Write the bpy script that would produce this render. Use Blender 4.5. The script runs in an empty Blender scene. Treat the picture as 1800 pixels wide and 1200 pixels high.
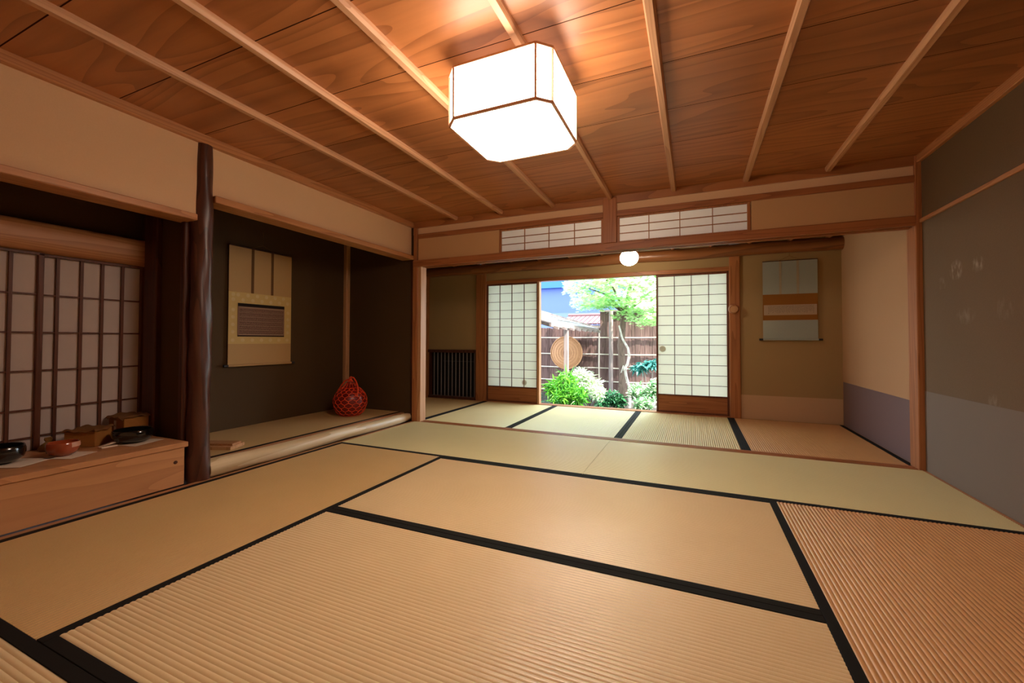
import bpy, bmesh, math, random
from mathutils import Vector, Matrix
C = bpy.context.scene.collection
sc = bpy.context.scene
PI = math.pi
R = math.radians

# ------------------------------------------------------------------ camera, world, sun, exposure
H = 0.7952
cam_d = bpy.data.cameras.new('camera')
cam = bpy.data.objects.new('camera', cam_d); C.objects.link(cam)
yaw, pitch, roll = R(23.449), R(1.165), R(0.154)
fw = Vector((-math.sin(yaw)*math.cos(pitch), math.cos(yaw)*math.cos(pitch), math.sin(pitch)))
rt0 = Vector((math.cos(yaw), math.sin(yaw), 0)); up0 = rt0.cross(fw)
rt = math.cos(roll)*rt0 + math.sin(roll)*up0
up = -math.sin(roll)*rt0 + math.cos(roll)*up0
m = Matrix((rt, up, -fw)).transposed().to_4x4(); m.translation = Vector((0, 0, H))
cam.matrix_world = m
cam_d.sensor_width = 36; cam_d.lens = 731.58/1800*36
cam_d.shift_x = (900-901.72)/1800; cam_d.shift_y = (583.38-600)/1800
cam_d.clip_start = 0.02; cam_d.clip_end = 100
sc.camera = cam

w = bpy.data.worlds.new('world'); sc.world = w; w.use_nodes = True
nt = w.node_tree; bg = nt.nodes['Background']
bg.inputs[0].default_value = (0.74, 0.88, 1.0, 1); bg.inputs[1].default_value = 3.3
sun_d = bpy.data.lights.new('sun', 'SUN'); sun = bpy.data.objects.new('sun', sun_d); C.objects.link(sun)
sun_d.energy = 9.0; sun_d.angle = R(0.6); sun_d.color = (1, 0.96, 0.88)
sun.rotation_euler = Vector((0.50, -0.20, 0.84)).to_track_quat('Z', 'Y').to_euler()
LAMP = 11.5
GLOBE = 16.0
sc.view_settings.view_transform = 'Standard'; sc.view_settings.look = 'None'
sc.view_settings.exposure = 1.65; sc.view_settings.gamma = 1; sc.view_settings.use_curve_mapping = False
sc.cycles.max_bounces = 10; sc.cycles.diffuse_bounces = 6; sc.cycles.transmission_bounces = 6
sc.cycles.sample_clamp_indirect = 6.0
sc.cycles.use_denoising = True

# ------------------------------------------------------------------ helpers
def lin(r, g, b):
    f = lambda c: (c/255/12.92) if c/255 <= .04045 else ((c/255+.055)/1.055)**2.4
    return (f(r), f(g), f(b), 1)

class MB:
    def __init__(s):
        s.v = []; s.f = []; s.r = []; s.mi = []; s.m = 0
    def add(s, vs, fs, rnd=None):
        o = len(s.v); s.v += [tuple(p) for p in vs]
        if rnd is None: rnd = random.random()
        for f in fs: s.f.append([o+i for i in f]); s.r.append(rnd); s.mi.append(s.m)
    def box(s, x0, x1, y0, y1, z0, z1, bev=0.0, rnd=None):
        if x0 > x1: x0, x1 = x1, x0
        if y0 > y1: y0, y1 = y1, y0
        if z0 > z1: z0, z1 = z1, z0
        b = min(bev, (x1-x0)*.45, (y1-y0)*.45, (z1-z0)*.45)
        if b <= 0:
            vs = [(x, y, z) for z in (z0, z1) for y in (y0, y1) for x in (x0, x1)]
            s.add(vs, [(0,2,3,1),(4,5,7,6),(0,1,5,4),(2,6,7,3),(0,4,6,2),(1,3,7,5)], rnd); return s
        bm = bmesh.new(); bmesh.ops.create_cube(bm, size=1)
        for v in bm.verts: v.co = Vector(((x0+x1)/2+v.co.x*(x1-x0), (y0+y1)/2+v.co.y*(y1-y0), (z0+z1)/2+v.co.z*(z1-z0)))
        bmesh.ops.bevel(bm, geom=bm.edges[:], offset=b, segments=1, affect='EDGES')
        bm.verts.index_update()
        s.add([v.co[:] for v in bm.verts], [[v.index for v in f.verts] for f in bm.faces], rnd); bm.free(); return s
    def obox(s, c, ax, ay, az, rnd=None):        # oriented box: centre and three half axes
        c = Vector(c); ax, ay, az = Vector(ax), Vector(ay), Vector(az)
        vs = [c+i*ax+j*ay+k*az for k in (-1, 1) for j in (-1, 1) for i in (-1, 1)]
        s.add(vs, [(0,2,3,1),(4,5,7,6),(0,1,5,4),(2,6,7,3),(0,4,6,2),(1,3,7,5)], rnd); return s
    def tube(s, pts, rad, n=10, cap=True, rnd=None, closed=False):
        pts = [Vector(p) for p in pts]; k = len(pts)
        rs = rad if isinstance(rad, (list, tuple)) else [rad]*k
        vs = []; ref = None
        for i, p in enumerate(pts):
            a = pts[(i-1) % k] if (closed or i > 0) else p
            b = pts[(i+1) % k] if (closed or i < k-1) else p
            t = (b-a).normalized()
            if ref is None: ref = t.orthogonal().normalized()
            ref = (ref - t*ref.dot(t)).normalized() if (ref - t*ref.dot(t)).length > 1e-5 else t.orthogonal().normalized()
            bn = t.cross(ref)
            for j in range(n):
                th = 2*PI*j/n; vs.append(p + (ref*math.cos(th)+bn*math.sin(th))*rs[i])
        fs = []
        for i in range(k if closed else k-1):
            for j in range(n):
                a = i*n+j; b = i*n+(j+1) % n; c2 = ((i+1) % k)*n+(j+1) % n; d = ((i+1) % k)*n+j
                fs.append((a, b, c2, d))
        if cap and not closed:
            fs.append(tuple(range(n))[::-1]); fs.append(tuple((k-1)*n+j for j in range(n)))
        s.add(vs, fs, rnd); return s
    def lathe(s, c, prof, n=32, sx=1, sy=1, rnd=None, wob=None):
        vs = []; k = len(prof)
        for i, (r, z) in enumerate(prof):
            for j in range(n):
                th = 2*PI*j/n; rr = r*(wob(i, th) if wob else 1)
                vs.append((c[0]+rr*math.cos(th)*sx, c[1]+rr*math.sin(th)*sy, c[2]+z))
        fs = []
        for i in range(k-1):
            for j in range(n):
                fs.append((i*n+j, i*n+(j+1) % n, (i+1)*n+(j+1) % n, (i+1)*n+j))
        if prof[0][0] > 1e-4: fs.append(tuple(range(n))[::-1])
        if prof[-1][0] > 1e-4: fs.append(tuple((k-1)*n+j for j in range(n)))
        s.add(vs, fs, rnd); return s
    def build(s, name, mat, parent=None, smooth=False, loc=None):
        me = bpy.data.meshes.new(name); me.from_pydata(s.v, [], s.f)
        at = me.attributes.new('rnd', 'FLOAT', 'FACE'); at.data.foreach_set('value', s.r)
        mats = mat if isinstance(mat, (list, tuple)) else [mat]
        for q in mats: me.materials.append(q)
        me.polygons.foreach_set('material_index', s.mi)
        me.update()
        o = bpy.data.objects.new(name, me); C.objects.link(o)
        if smooth:
            me.polygons.foreach_set('use_smooth', [True]*len(me.polygons))
            try: me.set_sharp_from_angle(angle=R(40))
            except Exception: pass
        if parent: o.parent = parent
        if loc: o.location = loc
        return o

def tag(o, label=None, cat=None, group=None, kind=None):
    if label: o['label'] = label
    if cat: o['category'] = cat
    if group: o['group'] = group
    if kind: o['kind'] = kind
    return o
def empty(name, loc=(0,0,0), rz=0, label=None, cat=None, group=None, kind=None):
    o = bpy.data.objects.new(name, None); C.objects.link(o)
    o.location = loc; o.rotation_euler = (0, 0, rz); o.empty_display_size = .05
    return tag(o, label, cat, group, kind)
def copy_tree(o, kids, parent=None):
    c = o.copy(); C.objects.link(c); c.parent = parent
    for ch in kids.get(o, []): copy_tree(ch, kids, c)
    return c
def S(name, mb, mat, label, cat, parent=None, smooth=False):
    o = mb.build(name, mat, parent, smooth)
    if parent is None: tag(o, label, cat, kind='structure')
    return o
def one(x0, x1, y0, y1, z0, z1, bev=0.0): return MB().box(x0, x1, y0, y1, z0, z1, bev)

# ------------------------------------------------------------------ materials
def newmat(name):
    m = bpy.data.materials.new(name); m.use_nodes = True
    n = m.node_tree; b = n.nodes['Principled BSDF']; return m, n, b
def nd(n, t, **k):
    o = n.nodes.new(t)
    for a, v in k.items(): setattr(o, a, v)
    return o
def mth(n, op, a, b=None, c=None):
    o = nd(n, 'ShaderNodeMath', operation=op)
    for i, v in enumerate((a, b, c)):
        if v is None: continue
        if hasattr(v, 'links'): n.links.new(v, o.inputs[i])
        else: o.inputs[i].default_value = v
    return o.outputs[0]
def mixc(n, fac, a, b, mode='MIX'):
    o = nd(n, 'ShaderNodeMix', data_type='RGBA', blend_type=mode)
    for i, v in ((0, fac), (6, a), (7, b)):
        if hasattr(v, 'links'): n.links.new(v, o.inputs[i])
        else: o.inputs[i].default_value = v
    return o.outputs[2]
def bump(n, b, h, strength=.3, dist=.002):
    o = nd(n, 'ShaderNodeBump'); o.inputs['Strength'].default_value = strength; o.inputs['Distance'].default_value = dist
    n.links.new(h, o.inputs['Height']); n.links.new(o.outputs[0], b.inputs['Normal'])
def wood(name, c1, c2, axis='X', freq=26, cross=5.0, along=.55, rough=.5, var=.25, spec=.35, ringw=.62):
    """streaked grain running along axis; contour rings make the cathedral figure"""
    m, n, b = newmat(name)
    tc = nd(n, 'ShaderNodeTexCoord'); mp = nd(n, 'ShaderNodeMapping')
    sc_ = {'X': (along, cross, cross), 'Y': (cross, along, cross), 'Z': (cross, cross, along)}[axis]
    mp.inputs['Scale'].default_value = sc_
    n.links.new(tc.outputs['Object'], mp.inputs[0])
    at = nd(n, 'ShaderNodeAttribute', attribute_name='rnd')
    wv = mth(n, 'MULTIPLY', at.outputs['Fac'], 37.0)
    ns = nd(n, 'ShaderNodeTexNoise', noise_dimensions='4D'); ns.inputs['Scale'].default_value = 1; ns.inputs['Detail'].default_value = 1.5
    n.links.new(mp.outputs[0], ns.inputs['Vector']); n.links.new(wv, ns.inputs['W'])
    rings = mth(n, 'FRACT', mth(n, 'MULTIPLY', ns.outputs[0], freq))
    ring = mth(n, 'POWER', rings, 2.2)
    mp2 = nd(n, 'ShaderNodeMapping'); mp2.inputs['Scale'].default_value = tuple(v*14 if v == cross else v*6 for v in sc_)
    n.links.new(tc.outputs['Object'], mp2.inputs[0])
    n2 = nd(n, 'ShaderNodeTexNoise', noise_dimensions='4D'); n2.inputs['Scale'].default_value = 1; n2.inputs['Detail'].default_value = 4
    n.links.new(mp2.outputs[0], n2.inputs['Vector']); n.links.new(wv, n2.inputs['W'])
    f = mth(n, 'ADD', mth(n, 'MULTIPLY', ring, ringw), mth(n, 'MULTIPLY', n2.outputs[0], .5))
    col = mixc(n, f, c1, c2)
    k = mth(n, 'ADD', mth(n, 'MULTIPLY', at.outputs['Fac'], var), 1-var/2)
    hs = nd(n, 'ShaderNodeHueSaturation'); n.links.new(k, hs.inputs['Value']); n.links.new(col, hs.inputs['Color'])
    n.links.new(hs.outputs[0], b.inputs['Base Color'])
    b.inputs['Roughness'].default_value = rough; b.inputs['Specular IOR Level'].default_value = spec
    bump(n, b, f, .15, .001)
    return m
def plaster(name, c, c2=None, rough=.9, scale=260, bs=.35, spec=.2, blotch=.5):
    m, n, b = newmat(name); tc = nd(n, 'ShaderNodeTexCoord')
    a = nd(n, 'ShaderNodeTexNoise'); a.inputs['Scale'].default_value = scale; a.inputs['Detail'].default_value = 3
    g = nd(n, 'ShaderNodeTexNoise'); g.inputs['Scale'].default_value = 1.6; g.inputs['Detail'].default_value = 4
    n.links.new(tc.outputs['Object'], a.inputs['Vector']); n.links.new(tc.outputs['Object'], g.inputs['Vector'])
    c2 = c2 or tuple(v*.8 for v in c[:3])+(1,)
    f = mth(n, 'ADD', mth(n, 'MULTIPLY', a.outputs[0], 1-blotch), mth(n, 'MULTIPLY', g.outputs[0], blotch))
    n.links.new(mixc(n, f, c, c2), b.inputs['Base Color'])
    b.inputs['Roughness'].default_value = rough; b.inputs['Specular IOR Level'].default_value = spec
    bump(n, b, a.outputs[0], bs, .001)
    return m
def plain(name, c, rough=.6, spec=.3, metal=0, coat=0, emit=0, ecol=None, noise=.12, nscale=40):
    m, n, b = newmat(name); tc = nd(n, 'ShaderNodeTexCoord')
    a = nd(n, 'ShaderNodeTexNoise'); a.inputs['Scale'].default_value = nscale; a.inputs['Detail'].default_value = 3
    n.links.new(tc.outputs['Object'], a.inputs['Vector'])
    n.links.new(mixc(n, a.outputs[0], c, tuple(v*(1-noise*2) for v in c[:3])+(1,)), b.inputs['Base Color'])
    b.inputs['Roughness'].default_value = rough; b.inputs['Specular IOR Level'].default_value = spec
    b.inputs['Metallic'].default_value = metal; b.inputs['Coat Weight'].default_value = coat
    if emit: b.inputs['Emission Color'].default_value = ecol or c; b.inputs['Emission Strength'].default_value = emit
    return m
def paper(name, c, trans=.55, fib=.06):
    m, n, b = newmat(name); out = n.nodes['Material Output']; tc = nd(n, 'ShaderNodeTexCoord')
    a = nd(n, 'ShaderNodeTexNoise'); a.inputs['Scale'].default_value = 9; a.inputs['Detail'].default_value = 8
    n.links.new(tc.outputs['Object'], a.inputs['Vector'])
    at = nd(n, 'ShaderNodeAttribute', attribute_name='rnd')
    k = mth(n, 'ADD', mth(n, 'MULTIPLY', at.outputs['Fac'], .05), mth(n, 'MULTIPLY', a.outputs[0], fib))
    col = mixc(n, k, c, tuple(v*.3 for v in c[:3])+(1,))
    d = nd(n, 'ShaderNodeBsdfDiffuse'); t = nd(n, 'ShaderNodeBsdfTranslucent'); x = nd(n, 'ShaderNodeMixShader')
    n.links.new(col, d.inputs[0]); n.links.new(col, t.inputs[0]); x.inputs[0].default_value = trans
    n.links.new(d.outputs[0], x.inputs[1]); n.links.new(t.outputs[0], x.inputs[2]); n.links.new(x.outputs[0], out.inputs[0])
    return m
def leafmat(name, c1, c2, trans=.35, rough=.4):
    m, n, b = newmat(name); out = n.nodes['Material Output']
    at = nd(n, 'ShaderNodeAttribute', attribute_name='rnd')
    col = mixc(n, at.outputs['Fac'], c1, c2)
    n.links.new(col, b.inputs['Base Color']); b.inputs['Roughness'].default_value = rough
    t = nd(n, 'ShaderNodeBsdfTranslucent'); n.links.new(col, t.inputs[0])
    x = nd(n, 'ShaderNodeMixShader'); x.inputs[0].default_value = trans
    n.links.new(b.outputs[0], x.inputs[1]); n.links.new(t.outputs[0], x.inputs[2]); n.links.new(x.outputs[0], out.inputs[0])
    return m

M = {}
M['ceil'] = wood('ceiling_cedar', lin(184,118,68), lin(128,74,38), 'X', 17, 3.2, .40, .38, .22, .5, .5)
M['batten'] = wood('batten_cedar', lin(214,166,126), lin(182,128,90), 'Y', 18, 9, .5, .45, .12)
M['beamx'] = wood('frame_wood_x', lin(178,112,66), lin(134,78,44), 'X', 16, 9, .4, .45, .12)
M['beamy'] = wood('frame_wood_y', lin(196,138,92), lin(156,100,60), 'Y', 16, 9, .4, .45, .12)
M['post'] = wood('frame_wood_z', lin(180,116,70), lin(138,82,46), 'Z', 16, 9, .4, .42, .12)
M['palepost'] = wood('pale_post_wood', lin(206,156,112), lin(176,122,78), 'Z', 14, 8, .4, .5, .1)
M['darkpost'] = wood('dark_post_wood', lin(88,46,28), lin(52,24,14), 'Z', 14, 8, .4, .45, .1)
M['bench'] = wood('bench_wood', lin(196,140,94), lin(160,106,66), 'Y', 14, 5, .6, .45, .12, .35, .45)
M['shoji'] = wood('shoji_lattice_wood', lin(118,66,44), lin(84,42,26), 'Z', 14, 10, .4, .5, .1)
M['shojidark'] = wood('bay_lattice_wood', lin(104,56,34), lin(70,34,20), 'Z', 14, 10, .4, .5, .1)
M['plaster'] = plaster('beige_plaster', lin(230,192,152), lin(214,174,134))
M['plaster3'] = plaster('tan_plaster', lin(190,148,110), lin(174,132,94))
M['plaster2'] = plaster('panel_paper', lin(204,162,116), lin(190,148,104), bs=.15)
M['olive'] = plaster('olive_plaster', lin(172,142,100), lin(154,124,84))
M['olived'] = plaster('dark_olive_plaster', lin(128,106,78), lin(110,90,66))
M['dark'] = plaster('dark_toko_plaster', lin(88,66,42), lin(70,50,30), rough=.75, spec=.15)
M['charcoal'] = plaster('charcoal_plaster', lin(120,98,76), lin(100,80,58), rough=.8, spec=.12, scale=190)
def add_smudges(m, spots, c):
    n = m.node_tree; b = n.nodes['Principled BSDF']; src = b.inputs['Base Color'].links[0].from_socket
    tc = nd(n, 'ShaderNodeTexCoord'); sp = nd(n, 'ShaderNodeSeparateXYZ'); n.links.new(tc.outputs['Object'], sp.inputs[0])
    mp = nd(n, 'ShaderNodeMapping'); mp.inputs['Scale'].default_value = (1, 60, 22); n.links.new(tc.outputs['Object'], mp.inputs[0])
    ns = nd(n, 'ShaderNodeTexNoise'); ns.inputs['Scale'].default_value = 1; ns.inputs['Detail'].default_value = 3; n.links.new(mp.outputs[0], ns.inputs['Vector'])
    tot = None
    for (y, z, ry, rz, k) in spots:
        dy = mth(n, 'DIVIDE', mth(n, 'SUBTRACT', sp.outputs[1], y), ry); dz = mth(n, 'DIVIDE', mth(n, 'SUBTRACT', sp.outputs[2], z), rz)
        q = mth(n, 'MAXIMUM', mth(n, 'SUBTRACT', 1.0, mth(n, 'ADD', mth(n, 'MULTIPLY', dy, dy), mth(n, 'MULTIPLY', dz, dz))), 0.0)
        q = mth(n, 'MULTIPLY', q, k); tot = q if tot is None else mth(n, 'ADD', tot, q)
    f = mth(n, 'MINIMUM', mth(n, 'MULTIPLY', tot, mth(n, 'MAXIMUM', mth(n, 'MULTIPLY', mth(n, 'SUBTRACT', ns.outputs[0], .44), 5.0), 0.0)), .7)
    n.links.new(mixc(n, f, src, c), b.inputs['Base Color'])
add_smudges(M['charcoal'], [(3.03, 1.185, .065, .06, .7), (2.84, 1.185, .055, .045, .5), (3.17, 1.13, .05, .04, .25), (2.95, .93, .09, .05, .2), (2.65, .95, .08, .06, .15), (2.74, .50, .05, .05, .3)], lin(170,152,134))
M['waist'] = plaster('grey_waist_paper', lin(124,108,94), lin(112,96,82), rough=.7, bs=.15)
M['waistpale'] = plaster('pale_waist_paper', lin(200,164,128), lin(186,150,114), rough=.75, bs=.1)
M['waistpurple'] = plaster('mauve_waist_paper', lin(122,98,94), lin(106,82,80), rough=.45, bs=.1, spec=.35)
M['joint'] = plain('joint_shade_wood', lin(58,28,14), .9, .05)
M['heri'] = plain('black_border_cloth', lin(30,27,25), .85, .15, nscale=500)
M['paperL'] = paper('green_lit_shoji_paper', (0.78,.77,.60,1), .23)  # green light from the garden is put into the paper tint
M['paperR'] = paper('transom_paper', (0.95,.88,.86,1), .55)
M['paperB'] = paper('bay_shoji_paper', (0.80,.66,.60,1), .35)
M['black'] = plain('black_glaze', lin(22,20,18), .18, .5, coat=.6)
M['redraku'] = plain('red_glaze', lin(172,78,44), .22, .5, coat=.5, noise=.2, nscale=18)
M['card'] = plain('brown_card', lin(170,112,58), .8, .1)
M['wrap'] = plain('brown_wrapping_cloth', lin(128,86,52), .9, .1)
M['white'] = plain('white_paper', lin(226,204,182), .8, .1, noise=.03)
M['gold'] = plain('dull_bronze_cloth', lin(128,92,50), .8, .2)
M['barsm'] = plain('grey_bar', lin(156,144,138), .4, .4)
M['iron'] = plain('dark_iron', lin(46,44,48), .45, .5, metal=.3)
M['ceramic'] = plain('porcelain', (.85,.82,.76,1), .3)

def tatami_mat_mat(name, c1, c2):
    m, n, b = newmat(name); tc = nd(n, 'ShaderNodeTexCoord')
    mp = nd(n, 'ShaderNodeMapping'); mp.inputs['Scale'].default_value = (900, 60, 60); n.links.new(tc.outputs['Object'], mp.inputs[0])
    a = nd(n, 'ShaderNodeTexNoise'); a.inputs['Scale'].default_value = 1; a.inputs['Detail'].default_value = 2; n.links.new(mp.outputs[0], a.inputs['Vector'])
    g = nd(n, 'ShaderNodeTexNoise'); g.inputs['Scale'].default_value = 5; g.inputs['Detail'].default_value = 5; n.links.new(tc.outputs['Object'], g.inputs['Vector'])
    f = mth(n, 'ADD', mth(n, 'MULTIPLY', a.outputs[0], .6), mth(n, 'MULTIPLY', g.outputs[0], .4))
    n.links.new(mixc(n, f, c1, c2), b.inputs['Base Color'])
    b.inputs['Roughness'].default_value = .38; b.inputs['Specular IOR Level'].default_value = .8
    bump(n, b, a.outputs[0], .25, .0006)
    return m
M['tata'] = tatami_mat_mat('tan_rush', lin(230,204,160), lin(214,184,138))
M['tatb'] = tatami_mat_mat('brown_rush', lin(206,168,114), lin(186,146,92))  # browner tone stands in for sheen that changes with mat direction
M['tatc'] = tatami_mat_mat('orange_rush', lin(212,158,102), lin(192,136,82))  # orange tone likewise holds the direction-dependent sheen
M['tatd'] = tatami_mat_mat('daylight_sheen_rush', lin(236,226,176), lin(222,210,158))  # pale greenish tone holds the daylight sheen of the doorway mats

# ------------------------------------------------------------------ room numbers
U = .955; X0 = -2.5245; X1, X2, X3, X4 = X0+U, X0+2*U, X0+3*U, X0+4*U
Y4 = 3.389; Y3, Y2, Y1, Y0 = Y4-U, Y4-2*U, Y4-3*U, Y4-4*U
XR = 1.312; ZC = 1.965
Y5 = 4.90; XFL = -3.48; XFR = 1.305
XB = -3.45; ZT = .075; XS = -3.08

# ------------------------------------------------------------------ shell
S('floor', one(-4.0, 1.8, -.9, 5.35, -.16, -.055), M['darkpost'], 'hidden board subfloor carrying the woven straw mats of both rooms', 'floor')
ceil = MB()
k = 0; y = 3.365
ys = [-.6, -.31]; yy = .304
while yy < 3.4: ys.append(yy); yy += .3835
ys = [-.5, -.08, .303, .686, 1.07, 1.453, 1.836, 2.22, 2.603, 2.986, 3.37, 3.46]
random.seed(5)
for a, b2 in zip(ys[:-1], ys[1:]):       # boards with narrow open joints
    r = random.random()
    a += .002; b2 -= .002
    vs = [(X0-.12, a, ZC), (XR+.1, a, ZC), (XR+.1, b2, ZC-.0015), (X0-.12, b2, ZC-.0015),
          (X0-.12, a, ZC+.014), (XR+.1, a, ZC+.014), (XR+.1, b2, ZC+.012), (X0-.12, b2, ZC+.012)]
    ceil.add(vs, [(0,1,2,3),(7,6,5,4),(0,4,5,1),(2,6,7,3),(0,3,7,4),(1,5,6,2)], r)
cl = S('ceiling', ceil, M['ceil'], 'reddish cedar board ceiling of lapped planks over the main matted room', 'ceiling')
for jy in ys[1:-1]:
    one(X0-.1, XR+.08, jy-.0035, jy+.0035, ZC-.0005, ZC+.018).build('joint_shade_strip', M['joint'], cl)  # dark strips stand in for the shade inside the board gaps
for bx_ in (-2.06, -1.59, -1.10, -.614, -.133, .352, .838):
    b = MB(); wv = .0195
    b.add([(bx_-wv, -.45, ZC+.004), (bx_-wv, -.45, ZC-.016), (bx_-wv+.007, -.45, ZC-.030), (bx_+wv-.007, -.45, ZC-.030), (bx_+wv, -.45, ZC-.016), (bx_+wv, -.45, ZC+.004)] +
          [(bx_-wv, 3.41, ZC+.004), (bx_-wv, 3.41, ZC-.016), (bx_-wv+.007, 3.41, ZC-.030), (bx_+wv-.007, 3.41, ZC-.030), (bx_+wv, 3.41, ZC-.016), (bx_+wv, 3.41, ZC+.004)],
          [(0,1,7,6),(1,2,8,7),(2,3,9,8),(3,4,10,9),(4,5,11,10),(0,5,4,3,2,1),(6,7,8,9,10,11)])
    b.build('batten', M['batten'], cl)
S('wall_back', one(-4.0, 1.5, -.56, -.44, -.05, ZC), M['plaster'], 'beige wall closing the main room behind the camera', 'wall')
S('roof_slab', one(-4.2, 1.9, -.9, 4.9, 2.02, 2.1), M['darkpost'], 'dark roof boarding above the ceilings', 'roof')
tag(bpy.data.objects['roof_slab'], kind='structure')
bpy.data.objects['roof_slab'].name = 'ceiling_roof_boarding'

# right wall, lower waist paper, nageshi rail, mouldings
wr = S('wall_right', one(XR, XR+.12, -.5, 3.40, -.05, ZC+.02), M['charcoal'], 'dark charcoal plaster wall along the right side of the main room', 'wall')
WAIST_Z = .49
one(XR-.0015, XR+.001, -.44, 3.385, 0, WAIST_Z).build('waist_paper', M['waist'], wr)
S('trim_1', one(XR-.012, XR+.02, -.44, 3.39, 1.538, 1.562, .003), M['beamy'], 'thin pale wood rail along the dark right wall', 'rail')
S('trim_2', one(XR-.022, XR+.02, -.44, 3.40, 1.918, ZC+.005, .004), M['beamy'], 'wood moulding between ceiling and dark right wall', 'moulding')
S('trim_3', one(XR-.032, XR+.03, Y4-.006, Y4+.115, -.05, ZC, .004), M['post'], 'square wood post at right end of the wide doorway', 'post')

# left wall above the alcoves
wl = S('wall_left', MB().box(-2.68, -2.585, 1.52, 3.40, 1.63, ZC+.02).box(-2.68, -2.582, -.5, 1.44, 1.495, ZC+.02), M['plaster'], 'beige plaster band above the two left alcoves', 'wall')
S('trim_4', one(-2.66, -2.55, -.44, 3.40, 1.917, ZC+.003, .004), M['beamy'], 'long wood moulding between ceiling and left plaster band', 'moulding')
S('trim_5', one(-2.69, -2.545, -.44, 1.425, 1.463, 1.499, .004), M['beamy'], 'wood header over the bay with the bench', 'header')
S('trim_6', one(-2.69, -2.55, 1.52, 3.395, 1.595, 1.636, .004), M['beamy'], 'wood header over the dark scroll alcove', 'header')
# partition above doorway
pw = MB().box(-2.56, -.672, Y4+.012, Y4+.09, 1.842, 1.92).box(-.562, XR, Y4+.012, Y4+.09, 1.842, 1.92)
S('wall_partition', pw, M['plaster'], 'narrow plaster strip high above the wide doorway', 'wall')
S('trim_7', one(-2.555, XR, Y4-.002, Y4+.1, 1.905, ZC+.02, .003), M['ceil'], 'reddish moulding where ceiling meets the doorway wall', 'moulding')
S('trim_8', MB().box(-2.50, -.672, Y4-.004, Y4+.09, 1.797, 1.843, .003).box(-.562, 1.285, Y4-.004, Y4+.09, 1.797, 1.843, .003), M['beamx'], 'dark rail above the transom windows', 'rail')
lint = MB().box(-2.555, 1.285, Y4-.008, Y4+.022, 1.522, 1.586, .004)
lint.box(-2.555, 1.285, Y4+.022, Y4+.040, 1.534, 1.586).box(-2.555, 1.285, Y4+.040, Y4+.052, 1.522, 1.586).box(-2.555, 1.285, Y4+.052, Y4+.070, 1.534, 1.586).box(-2.555, 1.285, Y4+.070, Y4+.105, 1.522, 1.586)
S('trim_9', lint, M['beamx'], 'long grooved wooden lintel across the wide doorway', 'lintel')
S('trim_10', one(-.672, -.561, Y4-.010, Y4+.095, 1.586, 1.955, .004), M['post'], 'short wood post between the two transom windows', 'post')
S('trim_11', MB().box(-2.548, -2.507, Y4-.004, Y4+.115, 1.586, 1.91, .003), M['post'], 'thin upright above the left doorway post', 'post')
S('trim_12', MB().box(-2.56, -2.500, Y4, Y4+.10, -.03, 1.525, .004), M['post'], 'brown inner half of the left doorway post', 'post')
S('trim_13', MB().box(-2.500, -2.462, Y4+.004, Y4+.095, -.03, 1.525, .003), M['palepost'], 'side of the left doorway post, its lit tone put into paler wood', 'post')  # lit side face of the post, brightness painted as paler wood
thr = MB().box(-2.46, 1.28, Y4+.008, Y4+.035, -.05, .002, .002).box(-2.46, 1.28, Y4+.035, Y4+.05, -.05, -.004).box(-2.46, 1.28, Y4+.05, Y4+.085, -.05, .002, .002)
S('trim_14', thr, M['beamx'], 'grooved wooden threshold on the floor between the two rooms', 'threshold')
# plaster panels beside transoms (sliding panels in thin frames)
for nm, (a, b2, z0, z1), lb in (('wall_panel_left', (-2.497, -1.612, 1.59, 1.797), 'tan papered panel left of the transom windows'),
                                ('wall_panel_right', (.385, 1.282, 1.59, 1.797), 'tan papered panel right of the transom windows')):
    o = S(nm, one(a, b2, Y4+.006, Y4+.03, z0-.004, z1+.002), M['plaster2'], lb, 'wall')
# window_1/2 transoms
def lattice(name, x0, x1, z0, z1, yf, yd, cols, rows, frame, bar, matf, matp, label, cat, kindname, base=None, fx=None, stile=None, hbar=None):
    """sash lying in an x-z plane; frame, bars, paper"""
    r = empty(name, (0, 0, 0), 0, label, cat, kind='structure')
    st = stile or frame
    xi0, xi1 = x0+st, x1-st; zi0 = z0+(base if base else frame); zi1 = z1-frame
    f = MB().box(x0, xi0, yf, yf+yd, z0, z1, .002).box(xi1, x1, yf, yf+yd, z0, z1, .002)
    f.box(xi0, xi1, yf, yf+yd, zi1, z1, .002)
    if base: f.box(xi0, xi1, yf, yf+yd, z0, z0+frame, .002).box(xi0, xi1, yf, yf+yd, zi0-frame*.7, zi0, .001)
    else: f.box(xi0, xi1, yf, yf+yd, z0, zi0, .002)
    f.build('frame', matf, r)
    if base: one(xi0-.002, xi1+.002, yf+yd*.35, yf+yd*.6, z0+frame-.002, zi0-frame*.7+.002).build('lower_board', M['beamx'], r)
    l = MB()
    for i in range(1, cols):
        x = xi0+(xi1-xi0)*i/cols; l.box(x-bar/2, x+bar/2, yf+.004, yf+.014, zi0, zi1)
    hb = hbar or bar
    for j in range(1, rows):
        z = zi0+(zi1-zi0)*j/rows; l.box(xi0, xi1, yf+.006, yf+.014, z-hb/2, z+hb/2)
    l.build('lattice', matf, r)
    p = MB()
    for i in range(cols):
        for j in range(rows):
            a = xi0+(xi1-xi0)*i/cols; b3 = xi0+(xi1-xi0)*(i+1)/cols; c = zi0+(zi1-zi0)*j/rows; d = zi0+(zi1-zi0)*(j+1)/rows
            p.add([(a, yf+.015, c), (b3, yf+.015, c), (b3, yf+.015, d), (a, yf+.015, d)], [(0,1,2,3)])
    p.build('paper', matp, r)
    return r
lattice('window_1', -1.612, -.672, 1.586, 1.797, Y4+.012, .024, 4, 3, .012, .006, M['post'], M['paperR'], 'left papered transom window above the wide doorway', 'window', '', stile=.018)
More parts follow.
